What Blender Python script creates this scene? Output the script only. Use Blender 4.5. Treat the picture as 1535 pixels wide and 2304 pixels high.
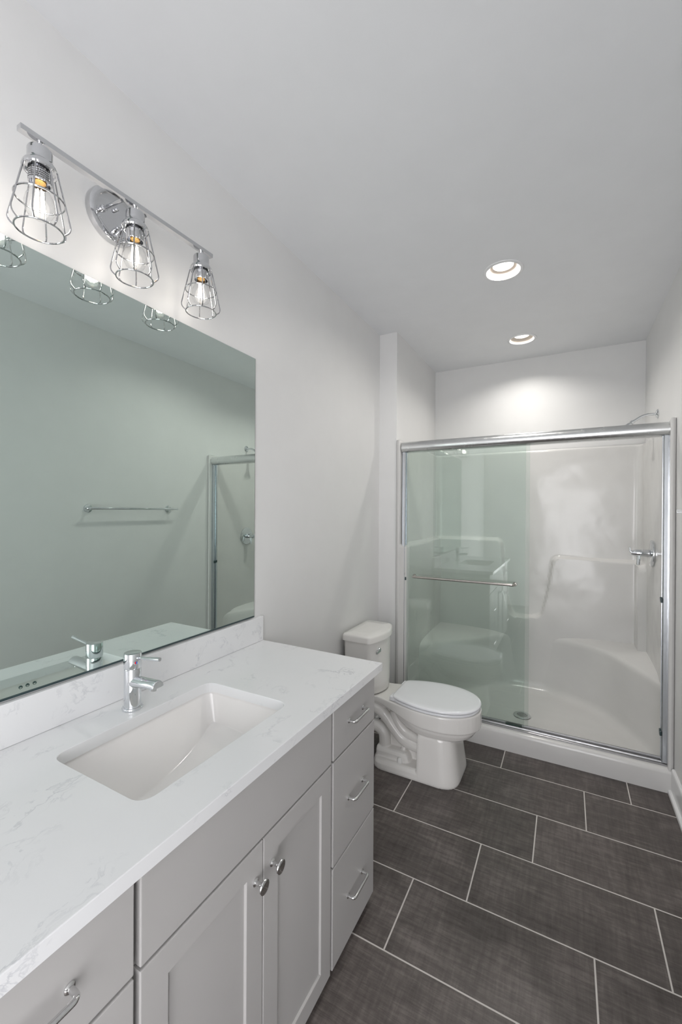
import bpy, bmesh, math, random
import numpy as np
from mathutils import Vector, Matrix

for o in list(bpy.data.objects):
    bpy.data.objects.remove(o, do_unlink=True)
sc = bpy.context.scene
COL = sc.collection
PI = math.pi

# ------------------------------------------------------------------ camera
YAW, PITCH, ROLL, FPX = math.radians(28.458), math.radians(-0.157), math.radians(0.320), 936.4
CAM = Vector((1.19, 0.0, 1.475))
fwd = Vector((-math.sin(YAW) * math.cos(PITCH), math.cos(YAW) * math.cos(PITCH), math.sin(PITCH)))
rt0 = Vector((math.cos(YAW), math.sin(YAW), 0))
up0 = rt0.cross(fwd)
rt = rt0 * math.cos(ROLL) + up0 * math.sin(ROLL)
up = -rt0 * math.sin(ROLL) + up0 * math.cos(ROLL)
cd = bpy.data.cameras.new('camera')
cam = bpy.data.objects.new('camera', cd)
COL.objects.link(cam)
cd.sensor_fit = 'HORIZONTAL'
cd.sensor_width = 36.0
cd.lens = 36.0 * FPX / 1535.0
cd.clip_start = 0.02
M = Matrix((rt, up, -fwd)).transposed().to_4x4()
M.translation = CAM
cam.matrix_world = M
sc.camera = cam

# ------------------------------------------------------------------ world, exposure, big lights
sc.view_settings.view_transform = 'Standard'
sc.view_settings.look = 'None'
sc.view_settings.gamma = 1.0
sc.view_settings.use_curve_mapping = False
sc.view_settings.exposure = 1.0
W = bpy.data.worlds.new('doorway_fill')  # even fill light added outside the room, no known source
sc.world = W
W.use_nodes = True
W.node_tree.nodes['Background'].inputs[0].default_value = (0.985, 0.975, 1.0, 1)
W.node_tree.nodes['Background'].inputs[1].default_value = 3.9
WATT_BULB, WATT_CAN, WATT_CAN_SHOWER = 0.09, 3.2, 2.9
cy = sc.cycles
cy.max_bounces = 12
cy.diffuse_bounces = 6
cy.glossy_bounces = 6
cy.transmission_bounces = 6
cy.transparent_max_bounces = 24
cy.caustics_reflective = True
cy.blur_glossy = 1.5
cy.caustics_refractive = False
cy.sample_clamp_indirect = 4.0
cy.use_denoising = True
# the added fill light comes in by the unseen doorways behind the camera
for (sx_, sy_, loc_, rz_) in ((0.60, 2.05, (1.705, -0.950, 1.025), PI / 2), (0.80, 2.05, (1.25, -1.505, 1.025), 0)):
    pd = bpy.data.lights.new('doorway_portal', 'AREA')
    pd.shape = 'RECTANGLE'
    pd.size, pd.size_y = sx_, sy_
    pd.cycles.is_portal = True
    po = bpy.data.objects.new('doorway_portal', pd)
    COL.objects.link(po)
    po.location = loc_
    po.rotation_euler = (PI / 2, 0, rz_)


# ------------------------------------------------------------------ materials
def new_mat(name):
    m = bpy.data.materials.new(name)
    m.use_nodes = True
    nt = m.node_tree
    nt.nodes.clear()
    out = nt.nodes.new('ShaderNodeOutputMaterial')
    return m, nt, out


def N(nt, kind, **kw):
    n = nt.nodes.new(kind)
    for k, v in kw.items():
        setattr(n, k, v)
    return n


def math_node(nt, op, a, b=None, c=None):
    n = nt.nodes.new('ShaderNodeMath')
    n.operation = op
    for i, v in enumerate((a, b, c)):
        if v is None:
            continue
        if isinstance(v, (int, float)):
            n.inputs[i].default_value = v
        else:
            nt.links.new(v, n.inputs[i])
    return n.outputs[0]


def noise(nt, vec, scale, detail=4.0, rough=0.55, dist=0.0):
    n = N(nt, 'ShaderNodeTexNoise')
    n.inputs['Scale'].default_value = scale
    n.inputs['Detail'].default_value = detail
    n.inputs['Roughness'].default_value = rough
    n.inputs['Distortion'].default_value = dist
    nt.links.new(vec, n.inputs['Vector'])
    return n.outputs['Fac']


def mapping(nt, vec, scale=(1, 1, 1), loc=(0, 0, 0), rot=(0, 0, 0)):
    n = N(nt, 'ShaderNodeMapping')
    n.inputs['Scale'].default_value = scale
    n.inputs['Location'].default_value = loc
    n.inputs['Rotation'].default_value = rot
    nt.links.new(vec, n.inputs['Vector'])
    return n.outputs['Vector']


def pos(nt):
    return N(nt, 'ShaderNodeNewGeometry').outputs['Position']


def objc(nt):
    return N(nt, 'ShaderNodeTexCoord').outputs['Object']


def ramp(nt, fac, stops):
    n = N(nt, 'ShaderNodeValToRGB')
    while len(n.color_ramp.elements) < len(stops):
        n.color_ramp.elements.new(0.5)
    for e, (p, c) in zip(n.color_ramp.elements, stops):
        e.position = p
        e.color = (*c, 1) if len(c) == 3 else c
    nt.links.new(fac, n.inputs[0])
    return n.outputs[0]


def bump(nt, h, strength, dist=0.001):
    n = N(nt, 'ShaderNodeBump')
    n.inputs['Strength'].default_value = strength
    n.inputs['Distance'].default_value = dist
    nt.links.new(h, n.inputs['Height'])
    return n.outputs[0]


def principled(nt, out, color=(.8, .8, .8), rough=.5, metal=0., spec=.5, coat=0., coat_rough=.05):
    p = N(nt, 'ShaderNodeBsdfPrincipled')
    if isinstance(color, tuple):
        p.inputs['Base Color'].default_value = (*color, 1)
    else:
        nt.links.new(color, p.inputs['Base Color'])
    if isinstance(rough, (int, float)):
        p.inputs['Roughness'].default_value = rough
    else:
        nt.links.new(rough, p.inputs['Roughness'])
    p.inputs['Metallic'].default_value = metal
    p.inputs['Specular IOR Level'].default_value = spec
    p.inputs['Coat Weight'].default_value = coat
    p.inputs['Coat Roughness'].default_value = coat_rough
    nt.links.new(p.outputs[0], out.inputs[0])
    return p


def paint(name, color, rough, bump_s=0.0, bscale=500., spec=.5, mottle=.012):
    m, nt, out = new_mat(name)
    v = pos(nt)
    f = noise(nt, v, 6.0, 3)
    lo = tuple(c * (1 - mottle) for c in color)
    hi = tuple(min(1, c * (1 + mottle)) for c in color)
    c = ramp(nt, f, [(.3, lo), (.7, hi)])
    p = principled(nt, out, c, rough, spec=spec)
    if bump_s:
        nt.links.new(bump(nt, noise(nt, v, bscale, 2), bump_s, .0006), p.inputs['Normal'])
    return m


MT = {}
MT['wall'] = paint('wall_paint_satin', (.735, .735, .73), .42, .12, 350., .4)
MT['ceil'] = paint('ceiling_paint_matte', (.775, .785, .80), .75, .1, 350., .25)
MT['trim'] = paint('trim_gloss_white', (.78, .785, .79), .25)
MT['cab'] = paint('cabinet_paint_grey', (.455, .446, .438), .42, .04, 700., .4)
MT['cabin'] = paint('cabinet_inside_grey', (.30, .295, .29), .5)
MT['porc'] = paint('porcelain_white', (.80, .785, .76), .08, 0, spec=.6)
MT['basin'] = paint('basin_porcelain', (.82, .805, .79), .09, 0, spec=.5)
MT['seat'] = paint('toilet_seat_plastic', (.84, .85, .875), .13, 0, spec=.5)
MT['acryl'] = paint('shower_acrylic_white', (.74, .735, .72), .12, 0, spec=.55)
def wavy_acrylic():
    m, nt, out = new_mat('shower_acrylic_white')
    v = pos(nt)
    c = ramp(nt, noise(nt, v, 5., 3), [(.3, (.64, .634, .622)), (.7, (.66, .654, .642))])
    p = principled(nt, out, c, .17, spec=.40)
    nt.links.new(bump(nt, noise(nt, v, 3.2, 2, .4), .85, .014), p.inputs['Normal'])
    return m


MT['acryl'] = wavy_acrylic()
MT['caulk'] = paint('white_plastic_cap', (.80, .80, .79), .3)
MT['baffle'] = paint('downlight_baffle_beige', (.40, .36, .32), .5)
MT['dark'] = paint('slot_shade_black', (.03, .03, .03), .5)  # near-black colour standing in for the shade inside the drain slots


def metal(name, color, rough, aniso=None):
    m, nt, out = new_mat(name)
    v = objc(nt)
    f = noise(nt, v, 40., 3)
    r = ramp(nt, f, [(.3, (rough * .85,) * 3), (.7, (rough * 1.15 + .002,) * 3)])
    principled(nt, out, color, r, 1.0)
    return m


MT['chrome'] = metal('polished_chrome', (.74, .76, .78), .035)
MT['chrome_lamp'] = metal('lamp_chrome', (.62, .625, .64), .06)
MT['alu'] = metal('satin_aluminium', (.72, .73, .73), .24)
MT['track'] = metal('dark_track_aluminium', (.34, .34, .345), .34)
MT['alub'] = metal('bright_aluminium', (.62, .65, .69), .2)
MT['nickel'] = metal('brushed_nickel', (.52, .49, .46), .18)
MT['brass'] = metal('bulb_base_brass', (.75, .45, .15), .3)
MT['pull'] = metal('pull_chrome', (.72, .72, .72), .09)


def flat(name, color, rough=.4):
    m, nt, out = new_mat(name)
    principled(nt, out, color, rough)
    return m


MT['red'] = flat('indicator_red', (.75, .02, .02))
MT['blue'] = flat('indicator_blue', (.02, .15, .6))
MT['teal'] = flat('clip_smoke_plastic', (.03, .055, .06), .3)
MT['guide'] = flat('guide_green_plastic', (.02, .05, .04), .3)
MT['hole'] = flat('overflow_shadow_grey', (.10, .16, .16), .3)
MT['tag'] = flat('socket_label_black', (.05, .05, .05), .4)


def emit(name, color, strength):
    m, nt, out = new_mat(name)
    e = N(nt, 'ShaderNodeEmission')
    e.inputs[0].default_value = (*color, 1)
    e.inputs[1].default_value = strength
    nt.links.new(e.outputs[0], out.inputs[0])
    return m


MT['filament'] = emit('glowing_filament', (1, .92, .80), 10.)
MT['wire'] = metal('cage_wire_chrome', (.50, .50, .51), .12)
MT['lens'] = emit('downlight_lens', (1, .96, .90), 3.)


def thin_glass(name, tint, ior=1.5):
    m, nt, out = new_mat(name)
    t = N(nt, 'ShaderNodeBsdfTransparent')
    t.inputs[0].default_value = (*tint, 1)
    g = N(nt, 'ShaderNodeBsdfGlossy')
    g.inputs['Roughness'].default_value = 0.0
    lw = N(nt, 'ShaderNodeLayerWeight')
    lw.inputs['Blend'].default_value = 0.5
    # Schlick: F0 + (1-F0) * facing^5 ; facing is symmetric for both sides
    f5 = math_node(nt, 'POWER', lw.outputs['Facing'], 5.0)
    f = math_node(nt, 'MULTIPLY_ADD', f5, .9, ((ior - 1) / (ior + 1)) ** 2)
    mx = N(nt, 'ShaderNodeMixShader')
    nt.links.new(f, mx.inputs[0])
    nt.links.new(t.outputs[0], mx.inputs[1])
    nt.links.new(g.outputs[0], mx.inputs[2])
    nt.links.new(mx.outputs[0], out.inputs[0])
    return m


MT['pane'] = thin_glass('shower_glass', (.93, .96, .945), 1.64)
MT['bulbglass'] = thin_glass('bulb_clear_glass', (.985, .985, .985), 1.45)


def mirror_mat():
    m, nt, out = new_mat('mirror_silver')
    g = N(nt, 'ShaderNodeBsdfGlossy')
    g.inputs['Color'].default_value = (.70, .80, .755, 1)
    g.inputs['Roughness'].default_value = 0.0
    nt.links.new(g.outputs[0], out.inputs[0])
    return m


MT['mirror'] = mirror_mat()


def quartz():
    m, nt, out = new_mat('white_quartz')
    v = pos(nt)
    w = noise(nt, v, 3.0, 3, .6)
    warp = N(nt, 'ShaderNodeVectorMath', operation='MULTIPLY_ADD')
    wc = N(nt, 'ShaderNodeTexNoise')
    wc.inputs['Scale'].default_value = 5.0
    wc.inputs['Detail'].default_value = 4
    nt.links.new(v, wc.inputs['Vector'])
    nt.links.new(wc.outputs['Color'], warp.inputs[0])
    warp.inputs[1].default_value = (.22, .22, .22)
    nt.links.new(v, warp.inputs[2])
    vm = mapping(nt, warp.outputs[0], (1, .55, 1), rot=(0, 0, .7))
    n1 = noise(nt, vm, 9.5, 6, .66)
    d = math_node(nt, 'ABSOLUTE', math_node(nt, 'SUBTRACT', n1, .5))
    line = N(nt, 'ShaderNodeMapRange')
    line.inputs['From Min'].default_value = 0.0
    line.inputs['From Max'].default_value = 0.024
    line.inputs['To Min'].default_value = 1.0
    line.inputs['To Max'].default_value = 0.0
    nt.links.new(d, line.inputs['Value'])
    mask = noise(nt, mapping(nt, v, loc=(3.1, 1.7, .4)), 7.5, 3, .6)
    mk = N(nt, 'ShaderNodeMapRange')
    mk.inputs['From Min'].default_value = .50
    mk.inputs['From Max'].default_value = .66
    nt.links.new(mask, mk.inputs['Value'])
    a = math_node(nt, 'MULTIPLY', line.outputs[0], mk.outputs[0])
    a = math_node(nt, 'MULTIPLY', a, .42)
    cloud = ramp(nt, noise(nt, v, 2.2, 3), [(.35, (.765, .775, .785)), (.65, (.80, .805, .81))])
    mix = N(nt, 'ShaderNodeMixRGB')
    nt.links.new(a, mix.inputs[0])
    nt.links.new(cloud, mix.inputs[1])
    mix.inputs[2].default_value = (.34, .36, .40, 1)
    principled(nt, out, mix.outputs[0], .16, spec=.5)
    return m


MT['quartz'] = quartz()

TP, TL, TY0, TX0 = .3117, .6213, 1.298, .0375


def floor_tile():
    m, nt, out = new_mat('dark_floor_tile')
    v = pos(nt)
    sep = N(nt, 'ShaderNodeSeparateXYZ')
    nt.links.new(v, sep.inputs[0])
    X, Y = sep.outputs[0], sep.outputs[1]
    yy = math_node(nt, 'DIVIDE', math_node(nt, 'SUBTRACT', Y, TY0), TP)
    row = math_node(nt, 'FLOOR', yy)
    fy = math_node(nt, 'FRACT', yy)
    xs = math_node(nt, 'SUBTRACT', math_node(nt, 'SUBTRACT', X, TX0), math_node(nt, 'MULTIPLY', row, TL / 3))
    xx = math_node(nt, 'DIVIDE', xs, TL)
    colm = math_node(nt, 'FLOOR', xx)
    fx = math_node(nt, 'FRACT', xx)
    ey = math_node(nt, 'MULTIPLY', math_node(nt, 'MINIMUM', fy, math_node(nt, 'SUBTRACT', 1.0, fy)), TP)
    ex = math_node(nt, 'MULTIPLY', math_node(nt, 'MINIMUM', fx, math_node(nt, 'SUBTRACT', 1.0, fx)), TL)
    e = math_node(nt, 'MINIMUM', ex, ey)
    g = N(nt, 'ShaderNodeMapRange')
    g.inputs['From Min'].default_value = .0022
    g.inputs['From Max'].default_value = .0030
    g.inputs['To Min'].default_value = 1.0
    g.inputs['To Max'].default_value = 0.0
    nt.links.new(e, g.inputs['Value'])
    cmb = N(nt, 'ShaderNodeCombineXYZ')
    nt.links.new(row, cmb.inputs[0])
    nt.links.new(colm, cmb.inputs[1])
    wn = N(nt, 'ShaderNodeTexWhiteNoise')
    nt.links.new(cmb.outputs[0], wn.inputs['Vector'])
    off = N(nt, 'ShaderNodeVectorMath', operation='MULTIPLY_ADD')
    nt.links.new(wn.outputs['Color'], off.inputs[0])
    off.inputs[1].default_value = (9, 9, 9)
    nt.links.new(v, off.inputs[2])
    vo = off.outputs[0]
    s1 = noise(nt, mapping(nt, vo, (2.2, 26, 1)), 2.6, 7, .68, .3)
    s2 = noise(nt, mapping(nt, vo, (26, 3, 1)), 2.6, 6, .66, .3)
    s3 = noise(nt, vo, 5.0, 4, .6, .8)
    s4 = noise(nt, mapping(nt, vo, (6, 60, 1)), 6., 4, .7)
    f = math_node(nt, 'ADD', math_node(nt, 'MULTIPLY', s1, .36), math_node(nt, 'MULTIPLY', s2, .22))
    f = math_node(nt, 'ADD', f, math_node(nt, 'MULTIPLY', s3, .28))
    f = math_node(nt, 'ADD', f, math_node(nt, 'MULTIPLY', s4, .14))
    c = ramp(nt, f, [(.39, (.054, .045, .042)), (.5, (.100, .086, .080)), (.61, (.175, .153, .143))])
    hs = N(nt, 'ShaderNodeHueSaturation')
    nt.links.new(c, hs.inputs['Color'])
    nt.links.new(math_node(nt, 'MULTIPLY_ADD', wn.outputs['Value'], .16, .92), hs.inputs['Value'])
    mix = N(nt, 'ShaderNodeMixRGB')
    nt.links.new(g.outputs[0], mix.inputs[0])
    nt.links.new(hs.outputs[0], mix.inputs[1])
    mix.inputs[2].default_value = (.60, .57, .54, 1)
    r = math_node(nt, 'MULTIPLY_ADD', g.outputs[0], .3, math_node(nt, 'MULTIPLY_ADD', s1, .2, .3))
    p = principled(nt, out, mix.outputs[0], r, spec=.4)
    h = math_node(nt, 'SUBTRACT', math_node(nt, 'MULTIPLY', s1, .3), g.outputs[0])
    nt.links.new(bump(nt, h, .35, .001), p.inputs['Normal'])
    return m


MT['tile'] = floor_tile()


# ------------------------------------------------------------------ mesh helpers
class B:
    def __init__(self):
        self.v, self.f, self.mi = [], [], []
        self.cur = 0

    def mat(self, i):
        self.cur = i
        return self

    def add(self, vs, fs):
        n = len(self.v)
        self.v += [tuple(p) for p in vs]
        self.f += [tuple(i + n for i in f) for f in fs]
        self.mi += [self.cur] * len(fs)
        return self

    def box(self, x0, x1, y0, y1, z0, z1, bev=0.0, seg=2):
        bm = bmesh.new()
        bmesh.ops.create_cube(bm, size=1)
        for v in bm.verts:
            v.co = Vector(((x0 + x1) / 2 + v.co.x * (x1 - x0), (y0 + y1) / 2 + v.co.y * (y1 - y0), (z0 + z1) / 2 + v.co.z * (z1 - z0)))
        if bev:
            bmesh.ops.bevel(bm, geom=bm.edges[:], offset=bev, segments=seg, profile=.5, affect='EDGES')
        return self.take(bm)

    def take(self, bm):
        bm.verts.index_update()
        self.add([v.co[:] for v in bm.verts], [[v.index for v in f.verts] for f in bm.faces])
        bm.free()
        return self

    def loft(self, loops, close=True, cap0=False, cap1=False):
        n = len(loops[0])
        vs = [p for L in loops for p in L]
        fs = []
        for a in range(len(loops) - 1):
            for i in range(n if close else n - 1):
                j = (i + 1) % n
                fs.append((a * n + i, a * n + j, (a + 1) * n + j, (a + 1) * n + i))
        if cap0:
            fs.append(tuple(reversed(range(n))))
        if cap1:
            fs.append(tuple(range((len(loops) - 1) * n, len(loops) * n)))
        return self.add(vs, fs)

    def lathe(self, prof, origin, axis=(0, 0, 1), n=40, cap0=True, cap1=True, ref=None):
        """prof: list of (radius, height along the axis)"""
        a = Vector(axis).normalized()
        r = Vector(ref) if ref else (Vector((1, 0, 0)) if abs(a.x) < .9 else Vector((0, 1, 0)))
        u = (r - a * r.dot(a)).normalized()
        w = a.cross(u)
        o = Vector(origin)
        loops = [[o + a * h + (u * math.cos(2 * PI * k / n) + w * math.sin(2 * PI * k / n)) * rad for k in range(n)] for rad, h in prof]
        return self.loft(loops, True, cap0, cap1)

    def cyl(self, p0, p1, r, n=24, bev=0.0, r1=None):
        p0, p1 = Vector(p0), Vector(p1)
        L = (p1 - p0).length
        r1 = r if r1 is None else r1
        if bev:
            prof = [(r - bev, 0), (r - bev * .3, bev * .3), (r, bev), (r1, L - bev), (r1 - bev * .3, L - bev * .3), (r1 - bev, L)]
        else:
            prof = [(r, 0), (r1, L)]
        return self.lathe(prof, p0, p1 - p0, n)

    def tube(self, path, r, n=12, closed=False, caps=True):
        P = [Vector(p) for p in path]
        m = len(P)
        rad = r if isinstance(r, (list, tuple)) else [r] * m
        if closed:
            T = [(P[(i + 1) % m] - P[(i - 1) % m]).normalized() for i in range(m)]
        else:
            T = [(P[min(i + 1, m - 1)] - P[max(i - 1, 0)]).normalized() for i in range(m)]
        t0 = T[0]
        u = Vector((0, 0, 1)) if abs(t0.z) < .9 else Vector((1, 0, 0))
        u = (u - t0 * u.dot(t0)).normalized()
        loops = []
        for i in range(m):
            u = (u - T[i] * u.dot(T[i])).normalized()
            w = T[i].cross(u)
            loops.append([P[i] + (u * math.cos(2 * PI * k / n) + w * math.sin(2 * PI * k / n)) * rad[i] for k in range(n)])
        if closed:
            loops.append(loops[0])
            return self.loft(loops)
        return self.loft(loops, True, caps, caps)

    def sphere(self, c, r, n=24, sz=1.0):
        prof = [(max(1e-5, r * math.sin(PI * i / 14)), -r * sz * math.cos(PI * i / 14)) for i in range(15)]
        return self.lathe(prof, c, (0, 0, 1), n)


def fillet(pts, r, seg=6, closed=False):
    """polyline with rounded corners"""
    P = [Vector(p) for p in pts]
    out = []
    n = len(P)
    for i in range(n):
        if not closed and i in (0, n - 1):
            out.append(P[i])
            continue
        a, b, c = P[i - 1], P[i], P[(i + 1) % n]
        rr = r[i] if isinstance(r, (list, tuple)) else r
        if rr <= 0:
            out.append(b)
            continue
        d1, d2 = (a - b), (c - b)
        k = min(rr, d1.length * .49, d2.length * .49)
        p, q = b + d1.normalized() * k, b + d2.normalized() * k
        for s in range(seg + 1):
            t = s / seg
            out.append(p * (1 - t) ** 2 + b * 2 * t * (1 - t) + q * t * t)
    return out


def catmull(pts, per=8, closed=False):
    P = [Vector(p) for p in pts]
    n = len(P)
    out = []
    rng = n if closed else n - 1
    for i in range(rng):
        if closed:
            p0, p1, p2, p3 = P[(i - 1) % n], P[i], P[(i + 1) % n], P[(i + 2) % n]
        else:
            p0, p1, p2, p3 = P[max(i - 1, 0)], P[i], P[i + 1], P[min(i + 2, n - 1)]
        for s in range(per):
            t = s / per
            out.append(.5 * ((2 * p1) + (p2 - p0) * t + (2 * p0 - 5 * p1 + 4 * p2 - p3) * t * t + (3 * p1 - p0 - 3 * p2 + p3) * t ** 3))
    if not closed:
        out.append(P[-1])
    return out


def resample(P, n, closed=True):
    P = [Vector(p) for p in P]
    if closed:
        P = P + [P[0]]
    L = [0]
    for a, b in zip(P, P[1:]):
        L.append(L[-1] + (b - a).length)
    out, j = [], 0
    cnt = n if closed else n - 1
    for i in range(n):
        s = L[-1] * i / cnt
        while j < len(L) - 2 and L[j + 1] < s:
            j += 1
        t = (s - L[j]) / max(1e-9, L[j + 1] - L[j])
        out.append(P[j].lerp(P[j + 1], min(1, max(0, t))))
    return out


ORG = {}


def origin_of(parent):
    while parent is not None and parent.parent is not None:
        parent = parent.parent
    return ORG[parent.name] if parent is not None else Vector((0, 0, 0))


def obj(name, b, mats, parent=None, base=None, sharp=35, smooth=True):
    """links the collected shapes as ONE mesh object, built in world coordinates"""
    if not isinstance(mats, (list, tuple)):
        mats = [mats]
    org = origin_of(parent) if parent is not None else Vector(base if base is not None else (0, 0, 0))
    me = bpy.data.meshes.new(name)
    me.from_pydata([(x - org.x, y - org.y, z - org.z) for x, y, z in b.v], [], b.f)
    for m in mats:
        me.materials.append(MT[m])
    me.polygons.foreach_set('material_index', b.mi)
    bm = bmesh.new()
    bm.from_mesh(me)
    bmesh.ops.remove_doubles(bm, verts=bm.verts, dist=1e-6)
    bmesh.ops.recalc_face_normals(bm, faces=bm.faces)
    bm.to_mesh(me)
    bm.free()
    if smooth:
        me.shade_smooth()
        me.set_sharp_from_angle(angle=math.radians(sharp))
    o = bpy.data.objects.new(name, me)
    COL.objects.link(o)
    if parent is not None:
        o.parent = parent
    else:
        o.location = org
        ORG[o.name] = org
    return o


def tag(o, label=None, cat=None, group=None, kind=None):
    if label: o['label'] = label
    if cat: o['category'] = cat
    if group: o['group'] = group
    if kind: o['kind'] = kind
    return o


def thing(name, label, cat, loc, group=None):
    o = bpy.data.objects.new(name, None)
    o.empty_display_size = .05
    COL.objects.link(o)
    o.location = loc
    ORG[o.name] = Vector(loc)
    return tag(o, label, cat, group)


def dup(root, delta, label=None):
    r = root.copy()
    COL.objects.link(r)
    r.location = Vector(root.location) + Vector(delta)
    if label: r['label'] = label
    def kids(src, dst):
        for ch in list(src.children):
            c = ch.copy()
            COL.objects.link(c)
            c.parent = dst
            kids(ch, c)
    kids(root, r)
    ORG[r.name] = Vector(r.location)
    return r


def lamp(name, kind, loc, parent, **kw):
    d = bpy.data.lights.new(name, kind)
    for k, v in kw.items():
        setattr(d, k, v)
    o = bpy.data.objects.new(name, d)
    COL.objects.link(o)
    o.parent = parent
    o.location = Vector(loc) - origin_of(parent)
    return o


# ------------------------------------------------------------------ room shell
XR, YB, CH, YF = 1.695, 3.75, 2.74, -1.50
JX, JY = .131, 2.771          # the jog beside the shower
T = .1


def struct(name, b, m, label=None):
    o = obj(name, b, m, smooth=False)
    o['kind'] = 'structure'
    if label: o['label'] = label
    return o


struct('floor', B().box(-T, XR + T, YF - T, YB + T, -T, 0), 'tile', 'dark grey rectangular tiles with pale grout')
struct('ceiling', B().box(-T, XR + T, YF - T, YB + T, CH, CH + T), 'ceil', 'smooth white ceiling')
struct('wall_left', B().box(-T, 0, YF, JY, 0, CH), 'wall', 'white painted wall behind vanity and toilet')
struct('wall_jog', B().box(-T, JX, JY, YB, 0, CH), 'wall', 'short white wall stub beside the shower')
DY0, DY1, DZ = -1.25, -.65, 2.05     # unseen doorway in the right wall, added to let fill light in
struct('wall_right', B().box(XR, XR + T, YF, DY0, 0, CH).box(XR, XR + T, DY1, YB, 0, CH).box(XR, XR + T, DY0, DY1, DZ, CH), 'wall', 'white painted wall with the towel bar')
struct('wall_back', B().box(-T, XR + T, YB, YB + T, 0, CH), 'wall', 'white painted wall above the shower surround')
EX0, EX1 = .85, 1.65                  # second doorway, in the wall facing the shower
struct('wall_front', B().box(-T, EX0, YF - T, YF, 0, CH).box(EX1, XR + T, YF - T, YF, 0, CH).box(EX0, EX1, YF - T, YF, DZ, CH), 'wall')
struct('door_2', B().box(EX0 - .07, EX0, YF, YF + .016, 0, DZ + .07, .003).box(EX0, EX1, YF, YF + .016, DZ, DZ + .07, .003), 'trim')
struct('added_door_1', B().box(XR - .016, XR, DY0 - .07, DY0, 0, DZ + .07, .003).box(XR - .016, XR, DY1, DY1 + .07, 0, DZ + .07, .003).box(XR - .016, XR, DY0, DY1, DZ, DZ + .07, .003), 'trim')  # casing of the unseen side doorway added for its light


def baseboard(name, x0, y0, x1, y1, nx, ny, h=.135, label=None):
    """board with an eased top and a quarter-round shoe, along a wall line; (nx, ny) points into the room"""
    prof = [(0, 0), (.028, 0), (.029, .008), (.027, .017), (.022, .021), (.014, .022), (.014, h - .012), (.012, h - .004), (.007, h), (0, h)]
    b = B()
    loops = []
    for (x, y) in ((x0, y0), (x1, y1)):
        loops.append([(x + nx * p, y + ny * p, z) for p, z in prof])
    b.loft(loops, True, True, True)
    return struct(name, b, 'trim', label)


baseboard('baseboard_right', XR, DY1 + .07, XR, 2.742, -1, 0, label='white baseboard with quarter round shoe on the wall with the towel bar')
baseboard('baseboard_left', 0, 1.46, 0, JY, 1, 0, label='white baseboard on the wall behind the toilet')
baseboard('baseboard_back', .0, JY, JX, JY, 0, -1, label='short white baseboard on the wall stub beside the shower')


# ------------------------------------------------------------------ vanity
FX = .555              # plane of the drawer and door fronts
CZ0, CZ = .875, .905   # worktop slab
FB = .034              # bottom of the fronts


def pull(b, yc, z, fx=FX):
    w, so, r = .0535, .025, .0048
    y0, y1 = yc - w, yc + w
    pth = fillet([(fx, y0, z), (fx + so, y0, z), (fx + so, y1, z), (fx, y1, z)], .011, 7)
    b.tube(pth, r, 14)
    for y in (y0, y1):
        b.lathe([(.0085, 0), (.0085, .002), (.007, .0035), (.0052, .0045)], (fx, y, z), (1, 0, 0), 20)


def knob(b, y, z, fx=FX):
    b.lathe([(.0095, 0), (.0095, .002), (.0075, .004), (.0055, .0055), (.0052, .016), (.007, .0195), (.0125, .0225),
             (.0160, .0255), (.0165, .0275), (.0158, .0292), (.0145, .0300), (.0090, .0308), (.0001, .0311)], (fx, y, z), (1, 0, 0), 32)


def cabinet_body(b, y0, y1):
    th = .018
    b.box(.012, FX - .0205, y0, y0 + th, .0, CZ0)           # side panels
    b.box(.012, FX - .0205, y1 - th, y1, .0, CZ0)
    b.box(.012, FX - .0205, y0 + th, y1 - th, .10, .118)    # floor of the box
    b.box(.012, .018, y0 + th, y1 - th, .118, CZ0)          # back
    b.box(.46, .475, y0 + th, y1 - th, .0, .10)             # toe board
    # face frame
    b.box(FX - .0385, FX - .0206, y0 + th, y0 + .04, FB + .01, CZ0)
    b.box(FX - .0385, FX - .0206, y1 - .04, y1 - th, FB + .01, CZ0)
    b.box(FX - .0385, FX - .0206, y0 + .04, y1 - .04, CZ0 - .03, CZ0)
    b.box(FX - .0385, FX - .0206, y0 + .04, y1 - .04, FB + .01, .12)


SL = [(.691, .868), (.3575, .685), (FB, .3515)]       # three drawers, top to bottom
root = thing('drawer_cabinet', 'grey drawer cabinet at the far end of the vanity, beside the toilet', 'cabinet', (.28, 1.289, 0), 'vanity drawer cabinets')
y0, y1 = 1.1255, 1.4465
b = B(); cabinet_body(b, y0, y1)
obj('body', b, 'cab', root, sharp=30)
for (z0, z1) in SL:
    d = obj('drawer', B().box(FX - .019, FX, y0 + .0055, y1 - .001, z0, z1, .0022, 2), 'cab', root, sharp=14)
    h = B(); pull(h, (y0 + y1 + .004) / 2, (z0 + z1) / 2 - .004)
    tag(obj('handle', h, 'pull', d), 'chrome bar pull')
dup(root, (0, -.9955, 0), 'grey drawer cabinet at the near end of the vanity, cut off by the photo edge')

root = thing('sink_cabinet', 'grey two-door cabinet in the middle of the vanity, under the sink', 'cabinet', (.28, .79, 0))
y0, y1 = .4525, 1.1225
b = B(); cabinet_body(b, y0, y1)
obj('body', b, 'cab', root, sharp=30)
obj('false_drawer_front', B().box(FX - .019, FX, .4618, 1.1185, .691, .868, .0022, 2), 'cab', root, sharp=14)


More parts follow.
